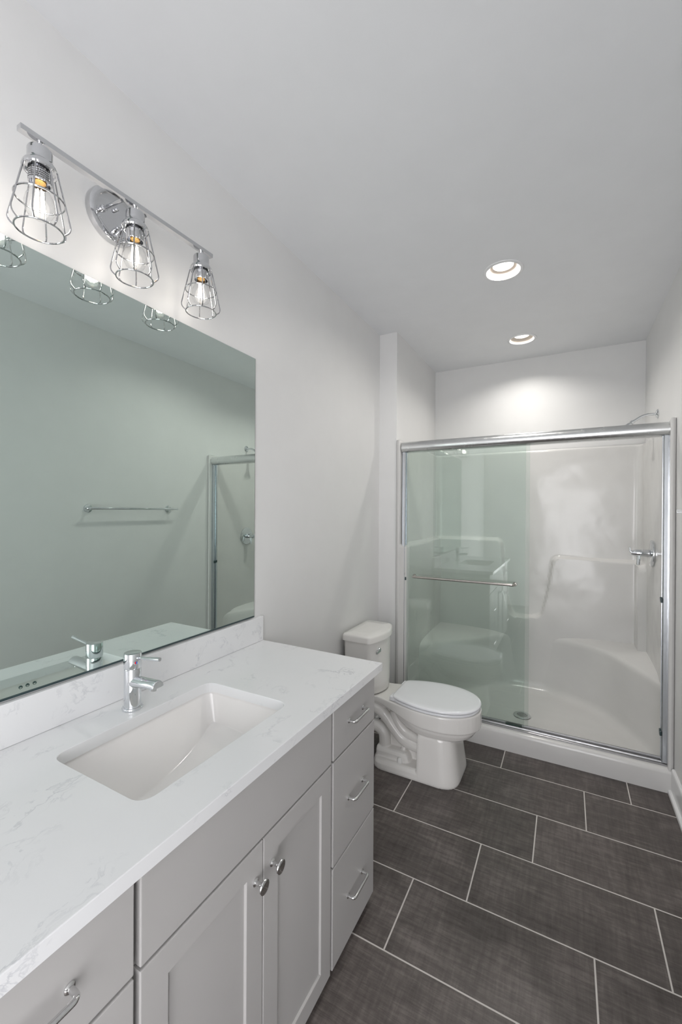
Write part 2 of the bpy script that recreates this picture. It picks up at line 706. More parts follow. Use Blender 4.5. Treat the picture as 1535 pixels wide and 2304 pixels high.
def shaker(b, ya, yb, za, zb, st=.0575):
    """flat frame with a recessed panel: rings lofted from the outer edge to the panel"""
    def ring(ins, x):
        return [(x, ya + ins, za + ins), (x, yb - ins, za + ins), (x, yb - ins, zb - ins), (x, ya + ins, zb - ins)]
    b.loft([ring(0, FX - .019), ring(0, FX - .0022), ring(.0007, FX - .0006), ring(.0022, FX), ring(st - .001, FX), ring(st, FX - .0007),
            ring(st + .0015, FX - .0062), ring(st + .0019, FX - .0065)], True, True, True)


for (ya, yb, ky) in ((.4618, .7885, .7605), (.7915, 1.1185, .8235)):
    b = B(); shaker(b, ya, yb, FB, .685)
    d = obj('door', b, 'cab', root, sharp=14)
    k = B(); knob(k, ky, .6055)
    tag(obj('knob', k, 'pull', d), 'round chrome knob')

# worktop with the sink cut out
CY0, CY1, CX1 = .115, 1.449, .585
SX0, SX1, SY0, SY1 = .150, .470, .524, 1.008


def rrect(x0, x1, y0, y1, r, z, seg=8):
    return [Vector((p.x, p.y, z)) for p in fillet([(x0, y0, z), (x1, y0, z), (x1, y1, z), (x0, y1, z)], r, seg, True)]


def slab_with_hole():
    bm = bmesh.new()
    hole = rrect(SX0, SX1, SY0, SY1, .038, 0)
    n = len(hole)
    # outer loop: straight rays from the hole points to the slab rectangle, with the corners included
    cx, cyy = (SX0 + SX1) / 2, (SY0 + SY1) / 2
    ox0, ox1, oy0, oy1 = .0015, CX1, CY0, CY1
    outer = []
    q = n // 4
    corners = [(ox0, oy0), (ox1, oy0), (ox1, oy1), (ox0, oy1)]
    for i in range(n):
        c = i // q
        k = (i % q) / (q - 1)
        C = Vector((*corners[c], 0))
        pprev = Vector((hole[c * q].x, hole[c * q].y, 0))
        pnext = Vector((hole[c * q + q - 1].x, hole[c * q + q - 1].y, 0))
        # foot points of both tangent points on the outer rectangle
        def foot(p, side):
            if side == 'y':      # edge of constant y
                return Vector((p.x, C.y, 0))
            return Vector((C.x, p.y, 0))
        if c in (0, 2):
            A, Z = foot(pprev, 'x'), foot(pnext, 'y')
        else:
            A, Z = foot(pprev, 'y'), foot(pnext, 'x')
        P = A.lerp(C, k / .5) if k <= .5 else C.lerp(Z, (k - .5) / .5)
        outer.append(P)
    def lay(P, z, shr=0.0, ctr=Vector((.29, .78, 0))):
        o = []
        for p in P:
            o.append(Vector((p.x, p.y, z)))
        return o
    e = .0015
    def outl(z, ins):
        return [Vector((min(max(p.x, ox0 + ins), ox1 - ins), min(max(p.y, oy0 + ins), oy1 - ins), z)) for p in outer]
    def hol(z, g):
        out = []
        for p in hole:
            d = Vector((p.x - cx, p.y - cyy, 0))
            out.append(Vector((p.x + (g if d.x > 0 else -g) * (1 if abs(d.x) > .05 else 0), p.y + (g if d.y > 0 else -g) * (1 if abs(d.y) > .05 else 0), z)))
        return out
    loops = [hol(CZ0, 0), hol(CZ - e, 0), hol(CZ - e * .3, e * .3), hol(CZ, e),
             outl(CZ, e), outl(CZ - e * .3, e * .3), outl(CZ - e, 0), outl(CZ0 + e, 0), outl(CZ0, e), hol(CZ0, 0)]
    return B().loft(loops, True)


tag(obj('countertop', slab_with_hole(), 'quartz', base=(.29, .78, CZ0), sharp=14), 'white quartz countertop with faint grey veins on the vanity', 'countertop')
tag(obj('backsplash', B().box(.0012, .020, CY0, 1.4475, CZ + .0005, 1.0105, .0015, 2), 'quartz', base=(.01, .78, CZ), sharp=14), 'low white quartz backsplash standing along the wall under the mirror', 'backsplash')

# undermount sink
root = thing('undermount_sink', 'white rectangular undermount sink in the quartz countertop', 'sink', (.31, .766, .76))
g = .004
top = rrect(SX0 - g, SX1 + g, SY0 - g, SY1 + g, .042, CZ0 - .0012)
nb = len(top)
flo = fillet([(.247, .60, .742), (.440, .60, .745), (.450, .985, .776), (.182, .992, .790), (.226, .855, .758), (.245, .72, .745)],
             [.06, .04, .03, .02, .12, .10], 8, True)
flo = resample(flo, nb * 3)
# start both rings at the (x0,y0) corner, then match by equal arc length
topr = resample(top, nb * 3)


def align(P, ref):
    best = min(range(len(P)), key=lambda i: (P[i] - ref).length)
    return P[best:] + P[:best]


topr = align(topr, Vector((SX0, SY0, CZ0)))
# anchored matching: corner to corner
def corner_match(P, cs, counts):
    idx = [min(range(len(P)), key=lambda i: (Vector((P[i].x, P[i].y, 0)) - Vector((c[0], c[1], 0))).length) for c in cs]
    out = []
    m = len(P)
    for k in range(len(cs)):
        a, z = idx[k], idx[(k + 1) % len(cs)]
        if z <= a: z += m
        seg = [P[i % m] for i in range(a, z + 1)]
        out += resample(seg, counts[k] + 1, False)[:-1]
    return out


cnt = [22, 30, 22, 30]
big_top = resample(top, 400)
big_flo = resample(flo, 400)
Lt = corner_match(big_top, [(SX0, SY0), (SX1, SY0), (SX1, SY1), (SX0, SY1)], cnt)
Lf = corner_match(big_flo, [(.247, .60), (.440, .60), (.450, .985), (.182, .992)], cnt)


def blend(h, k):
    out = []
    for a, c in zip(Lt, Lf):
        out.append(Vector((a.x * (1 - h) + c.x * h, a.y * (1 - h) + c.y * h, a.z * (1 - k) + c.z * k)))
    return out


loops = [[Vector((p.x + (.012 if p.x > .31 else -.012), p.y + (.012 if p.y > .766 else -.012), p.z)) for p in Lt], Lt]
for k, h in ((.03, .005), (.10, .07), (.3, .28), (.6, .59), (.86, .86), (.935, .94), (.972, .975), (.993, 1.0), (1., 1.03)):
    loops.append(blend(h, k))
ctr = Vector((.345, .78, .742))
last = loops[-1]
for t in (.15, .4, .7, .93):
    loops.append([Vector((p.x * (1 - t) + ctr.x * t, p.y * (1 - t) + ctr.y * t, p.z * (1 - t) + ctr.z * t)) for p in last])
b = B().loft(loops, True, False, True)
obj('basin', b, 'basin', root, sharp=60)
b = B().lathe([(.022, .0), (.022, .003), (.018, .004), (.015, .002), (.001, .002)], (ctr.x, ctr.y, ctr.z + .001), (0, 0, 1), 28)
tag(obj('drain', b, 'chrome', root), 'round chrome drain')
# three overflow holes in the front inner wall of the bowl
for yy in (.734, .755, .777):
    b = B().lathe([(.0058, 0), (.0058, .003), (.0044, .0036), (.0044, .001), (.0001, .001)], (.4725, yy, .8615), (-1, 0, -.12), 20)
    tag(obj('overflow_hole', b, 'hole', root), 'small round overflow hole')

# faucet
FCX, FCY = .098, .765
root = thing('faucet', 'chrome single-handle faucet standing behind the sink', 'faucet', (FCX, FCY, CZ))
obj('base', B().lathe([(.0275, 0), (.0280, .001), (.0280, .0055), (.0268, .0075), (.0232, .008)], (FCX, FCY, CZ + .0004), (0, 0, 1), 48), 'chrome', root)
body = obj('body', B().lathe([(.0228, 0), (.0228, .1075), (.0222, .109)], (FCX, FCY, CZ + .008), (0, 0, 1), 56), 'chrome', root)
head = obj('head', B().lathe([(.0226, 0), (.0234, .001), (.0238, .0025), (.0238, .0415), (.0232, .0428), (.0225, .0432)], (FCX, FCY, CZ + .1175), (0, 0, 1), 56), 'chrome', root)
hb = B().tube([(FCX + .018, FCY, CZ + .148), (FCX + .116, FCY, CZ + .1605)], [.0042, .0052], 20)
obj('lever_handle', hb, 'chrome', head)
dots = [('red', -1), ('blue', 1)]
ddir = Vector((1, -.25, 0)).normalized()
side = Vector((-ddir.y, ddir.x, 0))
for m, s in dots:
    pts = []
    for i in range(13):
        a = -PI / 2 + PI * i / 12
        off = side * (math.cos(a) * .0038 * s)
        p = Vector((FCX, FCY, CZ + .1365 + math.sin(a) * .0038)) + off
        # wrap on the head's cylinder
        rel = off.dot(side)
        pts.append(p + ddir * (math.sqrt(.0238 ** 2 - rel ** 2) + .0003))
    db = B().add(pts, [tuple(range(13))])
    tag(obj('temperature_dot', db, m, head), m + ' half of the temperature dot')
# half-round spout with a flat underside
sp = []
for (x, zc, rr, low) in ((FCX + .010, .0825, .0190, .85), (FCX + .060, .0850, .0188, .50), (FCX + .104, .0875, .0186, .18), (FCX + .108, .0873, .0180, .16), (FCX + .1095, .0870, .0170, .14)):
    loop = []
    for i in range(25):
        a = PI * i / 24
        loop.append(Vector((x, FCY + rr * math.cos(a), CZ + zc - .004 + rr * .93 * math.sin(a))))
    for i in range(1, 12):
        a = PI + PI * i / 12
        loop.append(Vector((x, FCY + rr * math.cos(a), CZ + zc - .004 + rr * low * math.sin(a))))
    sp.append(loop)
spout = obj('spout', B().loft(sp, True, True, True), 'chrome', root)
obj('aerator', B().lathe([(.0105, 0), (.0110, .0006), (.0110, .010)], (FCX + .090, FCY, CZ + .0715), (.12, 0, 1), 28), 'chrome', spout)

# mirror
root = thing('wall_mirror', 'large frameless mirror with a green tint on the wall above the backsplash', 'mirror', (0, .79, 1.0185))
MY0, MY1, MZ0, MZ1 = .175, 1.4015, 1.0185, 2.1285
b = B().box(.0006, .0055, MY0, MY1, MZ0, MZ1)
b.box(.0006, .0060, MY1 + .0001, MY1 + .0011, MZ0, MZ1)
obj('backing', b, 'teal', root, smooth=False)
obj('bottom_channel', B().box(.0006, .0078, MY0, MY1, 1.0150, 1.0184).box(.0062, .0078, MY0, MY1, 1.0184, 1.0200), 'teal', root, smooth=False)
b = B().add([(.006, MY0 + .001, MZ0 + .001), (.006, MY1 - .001, MZ0 + .001), (.006, MY1 - .001, MZ1 - .001), (.006, MY0 + .001, MZ1 - .001)], [(0, 1, 2, 3)])
b.box(.00552, .00598, MY0, MY1, MZ0, MZ1)
obj('reflective_glass', b, 'mirror', root, smooth=False)

# ------------------------------------------------------------------ vanity light
LX, LYC, TILT = .108, .760, .031
def lz(y, z): return z + (y - LYC) * TILT
root = thing('vanity_light', 'chrome three-lamp vanity light with wire cages above the mirror', 'light fixture', (0, LYC, 2.335))
PC = (0.0008, LYC, 2.338)
obj('wall_plate', B().lathe([(.078, 0), (.0785, .010), (.076, .017), (.070, .021), (.062, .0215), (.057, .0185), (.0545, .0175), (.001, .0175)], PC, (1, 0, 0), 64), 'chrome_lamp', root)
for dy in (-.036, .036):
    pth = [(.018, LYC + dy, 2.338), (LX - .006, LYC + dy, lz(LYC + dy, 2.333))]
    b = B().cyl(pth[0], pth[1], .005, 16)
    b.lathe([(.009, 0), (.009, .004), (.0055, .007)], (.018, LYC + dy, 2.338), (1, 0, 0), 20)
    obj('support_arm', b, 'chrome_lamp', root)
for dz in (.018, -.034):
    b = B().cyl((.018, LYC + (.0 if dz > 0 else .004), 2.338 + dz), (.030, LYC + (.0 if dz > 0 else .004), 2.338 + dz), .0055, 16, .001)
    obj('plate_nut', b, 'chrome_lamp', root)
BZ = 2.345
y0, y1 = .474, 1.047
b = B()
q = []
for y in (y0, y1):
    z = lz(y, BZ)
    q.append([(LX - .0085, y, z - .012), (LX + .0085, y, z - .012), (LX + .0085, y, z), (LX - .0085, y, z)])
b.loft(q, True, True, True)
obj('crossbar', b, 'chrome_lamp', root, sharp=10)
for yl in (.517, .760, 1.003):
    zt = lz(yl, BZ) - .012
    zz = lz(yl, 2.1305)                       # bottom ring level
    b = B().cyl((LX, yl, zt), (LX, yl, zt - .016), .0065, 20)
    b.lathe([(.010, 0), (.024, -.003), (.0255, -.007), (.0255, -.026), (.0265, -.031), (.031, -.036), (.0345, -.042), (.036, -.049), (.0345, -.052), (.030, -.051), (.029, -.046), (.001, -.046)],
            (LX, yl, zt - .014), (0, 0, 1), 48)
    cap = obj('socket_cap', b, 'chrome_lamp', root)
    zc = zt - .060
    b = B().lathe([(.0235, .0), (.0235, -.034), (.0225, -.0355), (.0205, -.0355), (.0205, -.012), (.001, -.012)], (LX, yl, zc), (0, 0, 1), 40)
    sock = obj('socket', b, 'chrome_lamp', root)
    if yl < .6:
        # the first socket carries small rows of unreadable print
        lb = B()
        rnd = random.Random(4)
        for row in range(5):
            a = math.radians(-100)
            while a < math.radians(20):
                w = math.radians(rnd.uniform(3, 9))
                zr = zc - .010 - row * .0048
                q = [(LX + .02365 * math.cos(t_), yl + .02365 * math.sin(t_), z_) for z_ in (zr, zr - .0022) for t_ in (a, a + w / 2, a + w)]
                lb.add(q, [(0, 1, 4, 3), (1, 2, 5, 4)])
                a += w + math.radians(2.2)
        tag(obj('printed_label', lb, 'tag', sock, smooth=False), 'small rows of dark print on the socket')
    bz = zc - .020
    b = B().lathe([(.0125, .012), (.0130, -.008), (.0120, -.012)], (LX, yl, bz), (0, 0, 1), 28)
    bulb = obj('bulb', B().lathe([(.0125, -.010), (.0135, -.018), (.020, -.032), (.0275, -.048), (.0305, -.062), (.0295, -.076), (.0235, -.088), (.013, -.0945), (.0008, -.0965)],
                                (LX, yl, bz), (0, 0, 1), 36, False, False), 'bulbglass', root)
    bulb['label'] = 'clear glass bulb, glowing'
    obj('bulb_base', b, 'brass', bulb)
    fl = B()
    for k in range(6):
        a = 2 * PI * k / 6
        fl.cyl((LX + .0065 * math.cos(a), yl + .0065 * math.sin(a), bz - .030), (LX + .0100 * math.cos(a), yl + .0100 * math.sin(a), bz - .076), .0014, 8)
    obj('filament', fl, 'filament', bulb)
    lamp('bulb_light', 'POINT', (LX, yl, bz - .056), bulb, energy=WATT_BULB, shadow_soft_size=.022, color=(1, .93, .85))
    # wire cage: eight bent wires, a middle ring and a bottom ring
    b = B()
    ztop = zt - .060
    wr = .0018
    for k in range(8):
        a = 2 * PI * k / 8 + .12
        ca, sa = math.cos(a), math.sin(a)
        prof = [(.0325, ztop + .004), (.0355, ztop - .006), (.0620, zz + .019), (.0590, zz + .009), (.0480, zz)]
        pp = fillet([(LX + r * ca, yl + r * sa, z) for r, z in prof], [.0, .006, .007, .006, 0], 4)
        b.tube(pp, wr, 8)
    for r, z in ((.0480, zz), (.0492, zz + .072)):
        b.tube([(LX + r * math.cos(2 * PI * i / 48), yl + r * math.sin(2 * PI * i / 48), z) for i in range(48)], wr * 1.1, 8, True)
    obj('wire_cage', b, 'wire', root)

# ------------------------------------------------------------------ recessed downlights
root = thing('recessed_downlight', 'recessed round downlight with deep white trim, in the ceiling outside the shower', 'downlight', (.890, 2.325, CH), 'recessed downlights')
cx, cyy = .890, 2.325
# the housing is a real can sunk in the ceiling slab: the slab has a matching hole (cut below)
obj('trim_ring', B().lathe([(.100, -.0003), (.0985, -.004), (.090, -.006), (.0835, -.0055), (.080, -.002), (.0785, .002)], (cx, cyy, CH), (0, 0, 1), 56, False, False), 'trim', root)
obj('baffle', B().lathe([(.0785, .0), (.074, .010), (.066, .019), (.056, .025), (.050, .027)], (cx, cyy, CH), (0, 0, 1), 56, False, False), 'baffle', root)
obj('lens', B().lathe([(.053, .028), (.050, .0255), (.001, .0240)], (cx, cyy, CH), (0, 0, 1), 48, False, True), 'lens', root)
lamp('downlight_lamp', 'AREA', (cx, cyy, CH + .0225), root, shape='DISK', size=.096, spread=math.radians(170), energy=WATT_CAN, color=(1, .96, .91))
r2 = dup(root, (.004, .985, 0), 'recessed round downlight with white trim, in the ceiling over the shower')
for ch in r2.children:
    if ch.type == 'LIGHT':
        ch.data = ch.data.copy()
        ch.data.energy = WATT_CAN_SHOWER
        ch.data.spread = math.radians(140)
# the ceiling holes for the housings
cut = B()
for (x, y) in ((.890, 2.325), (.894, 3.310)):
    cut.lathe([(.0795, -.05), (.0795, .09)], (x, y, CH), (0, 0, 1), 56)
ceil = bpy.data.objects['ceiling']
cutter = obj('cutter', cut, 'ceil', smooth=False)
md = ceil.modifiers.new('holes', 'BOOLEAN')
md.operation = 'DIFFERENCE'
md.object = cutter
md.solver = 'EXACT'
bpy.context.view_layer.update()
dg = bpy.context.evaluated_depsgraph_get()
nm = bpy.data.meshes.new_from_object(ceil.evaluated_get(dg))
ceil.modifiers.clear()
ceil.data = nm
bpy.data.objects.remove(cutter, do_unlink=True)

# ------------------------------------------------------------------ towel bar
root = thing('towel_bar', 'chrome towel bar mounted on the wall across from the vanity', 'towel bar', (XR, 2.0, 1.4825))
TX = 1.632
obj('bar', B().cyl((TX, 1.655, 1.4825), (TX, 2.368, 1.4825), .0078, 24, .0015), 'chrome', root)
for y in (1.672, 2.322):
    b = B().lathe([(.0285, .0006), (.0290, .004), (.0275, .009), (.0250, .010), (.0105, .0105), (.0095, .012), (.0095, .058)], (XR, y, 1.4825), (-1, 0, 0), 40)
    obj('mount', b, 'chrome', root)

# ------------------------------------------------------------------ toilet
TYC = 2.365
root = thing('toilet', 'white two-piece toilet with closed lid between vanity and shower', 'toilet', (.40, TYC, 0))


def egg(pts, z, n=64, close_back=True):
    """pts: (x, half width) from back to front; a closed outline"""
    up_ = [Vector((x, TYC - w, z)) for x, w in pts]
    dn = [Vector((x, TYC + w, z)) for x, w in reversed(pts)]
    if pts[-1][1] == 0:
        dn = dn[1:]
    c = catmull(up_ + dn, 8, False)
    # rounding of the two back corners is kept by the curve itself
    return resample(c, n, True)


RIM = [(.060, .106), (.14, .107), (.22, .114), (.30, .136), (.38, .160), (.46, .178), (.54, .186), (.62, .178), (.69, .152), (.745, .108), (.778, .055), (.788, 0)]


def scale_egg(P, s, cx=.52, sx=None):
    sx = s if sx is None else sx
    return [(cx + (x - cx) * sx, w * s) for x, w in P]


# bowl: rim band with a step, then the round underside
b = B()
n = 72
loops = []
def rim_low(x):
    t = min(1, max(0, (x - .2) / .32)); t = t * t * (3 - 2 * t)
    return .352 + (.300 - .352) * t - .008 * max(0, (x - .55) / .24)
def add_loop(P, zf):
    base = egg(P, 0, n)
    loops.append([Vector((p.x, p.y, zf(p.x))) for p in base])
add_loop(scale_egg(RIM, .962, sx=.985), lambda x: .3845)
add_loop(scale_egg(RIM, .985, sx=.994), lambda x: .3835)
add_loop(scale_egg(RIM, .997, sx=.999), lambda x: .3785)
add_loop(RIM, lambda x: .372)
add_loop(RIM, lambda x: rim_low(x) + .008)
add_loop(scale_egg(RIM, .995), lambda x: rim_low(x) + .002)
add_loop(scale_egg(RIM, .965), lambda x: rim_low(x) - .001)
BW = [(.30, .085), (.36, .130), (.46, .162), (.54, .170), (.62, .162), (.69, .136), (.735, .098), (.760, .05), (.768, 0)]
for s, dz in ((1.0, .004), (.985, .022), (.93, .044), (.83, .062), (.68, .074), (.45, .080)):
    P = scale_egg(BW, s, .50)
    base = egg(P, 0, n)
    loops.append([Vector((p.x, p.y, rim_low(p.x) - dz)) for p in base])
b.loft(loops, True, True, True)
bowl_b = b

# body: plinth, pedestal, web and trapway, fused into one smooth ceramic surface
def squircle(x0, x1, hw, z, rf, rb, yc=TYC):
    P = fillet([(x0, yc - hw, z), (x1, yc - hw, z), (x1, yc + hw, z), (x0, yc + hw, z)], [rb, rf, rf, rb], 9, True)
    return resample(P, 64)


ped = B()
L = []
for z, x0, x1, hw in ((0.0, .474, .690, .172), (.012, .474, .693, .175), (.03, .474, .692, .174), (.10, .474, .682, .166), (.18, .474, .672, .158), (.236, .474, .664, .152), (.250, .48, .655, .145)):
    L.append([Vector((p.x, p.y, z)) for p in squircle(x0, x1, hw, z, .145, .004)])
ped.loft(L, True, True, True)
ped.loft([[Vector((p.x, p.y, z)) for p in squircle(.205 - d * .5, .60, .168 + d, z, .02, .075)] for z, d in ((0, .004), (.012, .006), (.035, .004), (.050, -.004), (.056, -.016))], True, True, True)
# web under the bowl
ped.box(.215, .56, TYC - .068, TYC + .068, .04, .34, .02, 3)
ped.box(.10, .40, TYC - .095, TYC + .095, .32, .372, .012, 3)
for s in (-1, 1):
    ys = TYC + s * .082
    A = catmull([(.17, ys, .312), (.225, ys, .297), (.27, ys, .262), (.32, ys, .208), (.37, ys, .163), (.43, ys, .145), (.50, ys, .142)], 6)
    ped.tube(A, .034, 16)
    Bp = catmull([(.315, ys, .315), (.335, ys, .262), (.365, ys, .222), (.41, ys, .198), (.50, ys, .186)], 6)
    ped.tube(Bp, .028, 16)
    Cp = catmull([(.175, ys, .205), (.215, ys, .198), (.248, ys, .175), (.256, ys, .13), (.256, ys, .05)], 6)
    ped.tube(Cp, .035, 16)
    ped.tube([(.372, ys - s * .01, .135), (.376, ys + s * .01, .08)], .016, 12)
    ped.loft([[Vector((p.x, p.y, z)) for p in resample(fillet([(.22, ys - .05, z), (x1, ys - .05, z), (x1, ys + .05 + d, z), (.22, ys + .05 + d, z)] if s > 0 else
              [(.22, ys - .05 - d, z), (x1, ys - .05 - d, z), (x1, ys + .05, z), (.22, ys + .05, z)], [.005, .03, .03, .005], 5, True), 40)]
              for z, x1, d in ((.04, .425, 0), (.085, .412, 0), (.098, .400, -.008), (.104, .385, -.02))], True, True, True)
for P in (bowl_b,):
    ped.add(P.v, P.f)
pedo = obj('bowl_and_base', ped, 'porc', root, sharp=180)
rm = pedo.modifiers.new('fuse', 'REMESH')
rm.mode = 'VOXEL'
rm.voxel_size = .0030
rm.use_smooth_shade = True
smd = pedo.modifiers.new('soften', 'SMOOTH')
smd.factor = .5
smd.iterations = 2
for s in (-1, 1):
    obj('bolt_cap', B().lathe([(.0150, 0), (.0150, .006), (.0125, .020), (.0095, .0255), (.0045, .0275), (.0002, .028)], (.368, TYC + s * .135, .0545), (0, 0, 1), 24), 'caulk', root)


# tank
def tank_loop(z, x0, xe, xc, hw, r=.022, n=80):
    """straight back, rounded corners, bowed front"""
    pts = [(x0, TYC - hw, z), (xe, TYC - hw, z)]
    P = fillet([(x0, TYC + hw, z), (x0, TYC - hw, z), (xe, TYC - hw, z)], .02, 5)[1:-1]
    front = []
    for i in range(17):
        u = -1 + 2 * i / 16
        front.append(Vector((xe + (xc - xe) * (1 - u * u), TYC + hw * u, z)))
    P = fillet([Vector((x0, TYC - hw, z))] + front + [Vector((x0, TYC + hw, z))], [.018] + [r] + [.001] * 15 + [r] + [.018], 5, True)
    return resample(P, n)


b = B()
L = []
for z, x0, xe, xc, hw in ((.3870, .045, .150, .212, .140), (.3895, .038, .162, .226, .150), (.3990, .030, .170, .236, .156), (.45, .026, .174, .236, .160), (.58, .024, .182, .232, .168), (.705, .024, .188, .230, .173)):
    L.append(tank_loop(z, x0, xe, xc, hw))
b.loft(L, True, True, True)
obj('tank', b, 'porc', root, sharp=50)
b = B()
L = []
for z, x0, xe, xc, hw in ((.7055, .020, .190, .234, .178), (.7065, .016, .196, .240, .1835), (.733, .016, .194, .238, .182), (.7415, .018, .190, .234, .179), (.7465, .026, .180, .225, .171)):
    L.append(tank_loop(z, x0, xe, xc, hw))
for t in (.4, .9):
    L.append([Vector((p.x * (1 - t) + .12 * t, p.y * (1 - t) + TYC * t, .7465 + .003 * math.sin(t * PI / 2))) for p in L[4]])
b.loft(L, True, True, True)
tag(obj('tank_lid', b, 'porc', root, sharp=50), 'porcelain tank lid')
b = B()
lx = .2145
b.lathe([(.0155, 0), (.0155, .006), (.013, .012), (.0115, .0145), (.001, .015)], (lx - .003, 2.278, .652), (1, 0, -.02), 28)
b.loft([[Vector((lx + .004 + dx, 2.278 - dy, .652 + dz + sgz * hz)) for dx, sgz in ((0, -1), (.009, -1), (.009, 1), (0, 1))] for dy, dz, hz in ((-.004, 0, .0110), (.012, -.001, .0085), (.030, -.0035, .0070), (.048, -.006, .0062))], True, True, True)
tag(obj('flush_lever', b, 'chrome', root), 'chrome flush lever')

# seat and lid
LID = [(.312, .098), (.318, .122), (.345, .140), (.40, .162), (.47, .180), (.55, .187), (.63, .177), (.70, .149), (.748, .108), (.776, .055), (.785, 0)]
def ring_stack(P, zs, n=96):
    return [[Vector((p.x, p.y, z)) for p in egg(scale_egg(P, s, .54), 0, n)] for z, s in zs]
b = B().loft(ring_stack(LID, [(.3855, .960), (.3870, .975), (.3910, .982), (.3965, .982), (.3995, .974), (.4005, .960)]), True, True, True)
obj('seat', b, 'seat', root, sharp=60)
b = B().loft(ring_stack(LID, [(.4040, .970), (.4045, .990), (.4065, .999), (.4110, 1.0), (.4145, .994), (.4180, .975), (.4200, .94), (.4212, .80), (.4222, .5), (.4225, .1)]), True, True, True)
for s in (-1, 1):
    b.box(.300, .345, TYC + s * .098 - .030, TYC + s * .098 + .030, .3860, .4120, .006, 3)
tag(obj('seat_lid', b, 'seat', root, sharp=60), 'closed cool-white plastic seat lid')

# ------------------------------------------------------------------ shower stall
root = thing('shower_stall', 'glossy white moulded shower stall with corner benches and drain', 'shower', (.91, 3.2, 0))
SXL, SXR, SYB = .170, 1.671, 3.700
SZT = 1.975

# plan path of the surround: left lip, left wall, back wall, right wall, right lip
core = fillet([(SXL, 2.80, 0), (SXL, SYB, 0), (SXR, SYB, 0), (SXR, 2.80, 0)], .055, 10)
lip0 = fillet([(.1325, 2.84, 0), (.1325, 2.765, 0), (.149, 2.753, 0), (.162, 2.750, 0), (SXL, 2.80, 0)], [0, .012, .007, .007, 0], 4)[:-1]
lip1 = fillet([(SXR, 2.80, 0), (1.668, 2.745, 0), (1.681, 2.744, 0), (1.6938, 2.756, 0), (1.6938, 2.84, 0)], [0, .006, .006, .004, 0], 4)[1:]
cr = []
segs = list(zip(core, core[1:]))
for a, c in segs:
    L_ = (c - a).length
    k = max(1, int(L_ / .009))
    cr += [a.lerp(c, i / k) for i in range(k)]
cr.append(core[-1])
path = lip0 + cr + lip1
ns0 = len(lip0)
arc = [0.0]
for a, c in zip(cr, cr[1:]):
    arc.append(arc[-1] + (c - a).length)
nrm = []
for i in range(len(path)):
    a, c = path[max(i - 1, 0)], path[min(i + 1, len(path) - 1)]
    d = (c - a).normalized()
    nrm.append(Vector((d.y, -d.x, 0)))       # to the inside of the stall
sC1 = arc[min(range(len(cr)), key=lambda i: (cr[i] - Vector((SXL, SYB, 0))).length)]
sC2 = arc[min(range(len(cr)), key=lambda i: (cr[i] - Vector((SXR, SYB, 0))).length)]
def sx(x): return sC1 + (x - SXL) / (SXR - SXL) * (sC2 - sC1)
def syr(y): return sC2 + (SYB - y)
poly = fillet([(-.3, -1, 0), (-.3, 1.235, 0), (sx(.712), 1.248, 0), (sx(.755), .77, 0), (sx(.800), .625, 0), (sx(1.014), .640, 0), (sx(1.062), .83, 0), (sx(1.103), 1.122, 0),
               (syr(3.490), 1.112, 0), (syr(3.475), -1, 0)], [0, 0, .05, .10, .05, .05, .12, .045, .05, 0], 6, True)
PX = np.array([p.x for p in poly]); PZ = np.array([p.y for p in poly])


def sdist(S, Z):
    """signed distance to the raised region, positive inside"""
    d = np.full(S.shape, 1e9); inside = np.zeros(S.shape, bool)
    n = len(PX)
    for i in range(n):
        x1, y1, x2, y2 = PX[i], PZ[i], PX[(i + 1) % n], PZ[(i + 1) % n]
        L2 = (x2 - x1) ** 2 + (y2 - y1) ** 2 + 1e-12
        t = np.clip(((S - x1) * (x2 - x1) + (Z - y1) * (y2 - y1)) / L2, 0, 1)
        d = np.minimum(d, np.hypot(S - (x1 + t * (x2 - x1)), Z - (y1 + t * (y2 - y1))))
        cond = ((y1 > Z) != (y2 > Z)) & (S < (x2 - x1) * (Z - y1) / (y2 - y1 + 1e-12) + x1)
        inside ^= cond
    return np.where(inside, d, -d)


zs = list(np.arange(.116, 1.93, .0088)) + [1.935, 1.945, 1.955, 1.962, 1.968, 1.972, 1.974, SZT]
S_, Z_ = np.meshgrid(np.array(arc), np.array(zs))
D = sdist(S_, Z_)
t = np.clip((D + .011) / .022, 0, 1)
D = .046 * t * t * (3 - 2 * t)
loops = []
for iz, z in enumerate(zs):
    outw = {1.962: .001, 1.968: .004, 1.972: .009, 1.974: .015, SZT: .030}.get(round(float(z), 4), 0)
    row = []
    for i, p in enumerate(path):
        d = 0.0
        if ns0 <= i < ns0 + len(cr):
            d = D[iz, i - ns0]
            q = p + nrm[i] * (d - outw)
        else:
            q = p
        row.append(Vector((min(max(q.x, .1320), 1.6940), min(q.y, 3.7485), z)))
    loops.append(row)
b = B().loft(loops, False)
# the two front lips run down to the floor
for lip in (lip0, lip1):
    b.loft([[Vector((p.x, p.y, z)) for p in lip] for z in (.0, .116)], False)
    b.add([Vector((p.x, p.y, SZT)) for p in lip], [tuple(range(len(lip)))])
obj('surround_wall', b, 'acryl', root, sharp=50)

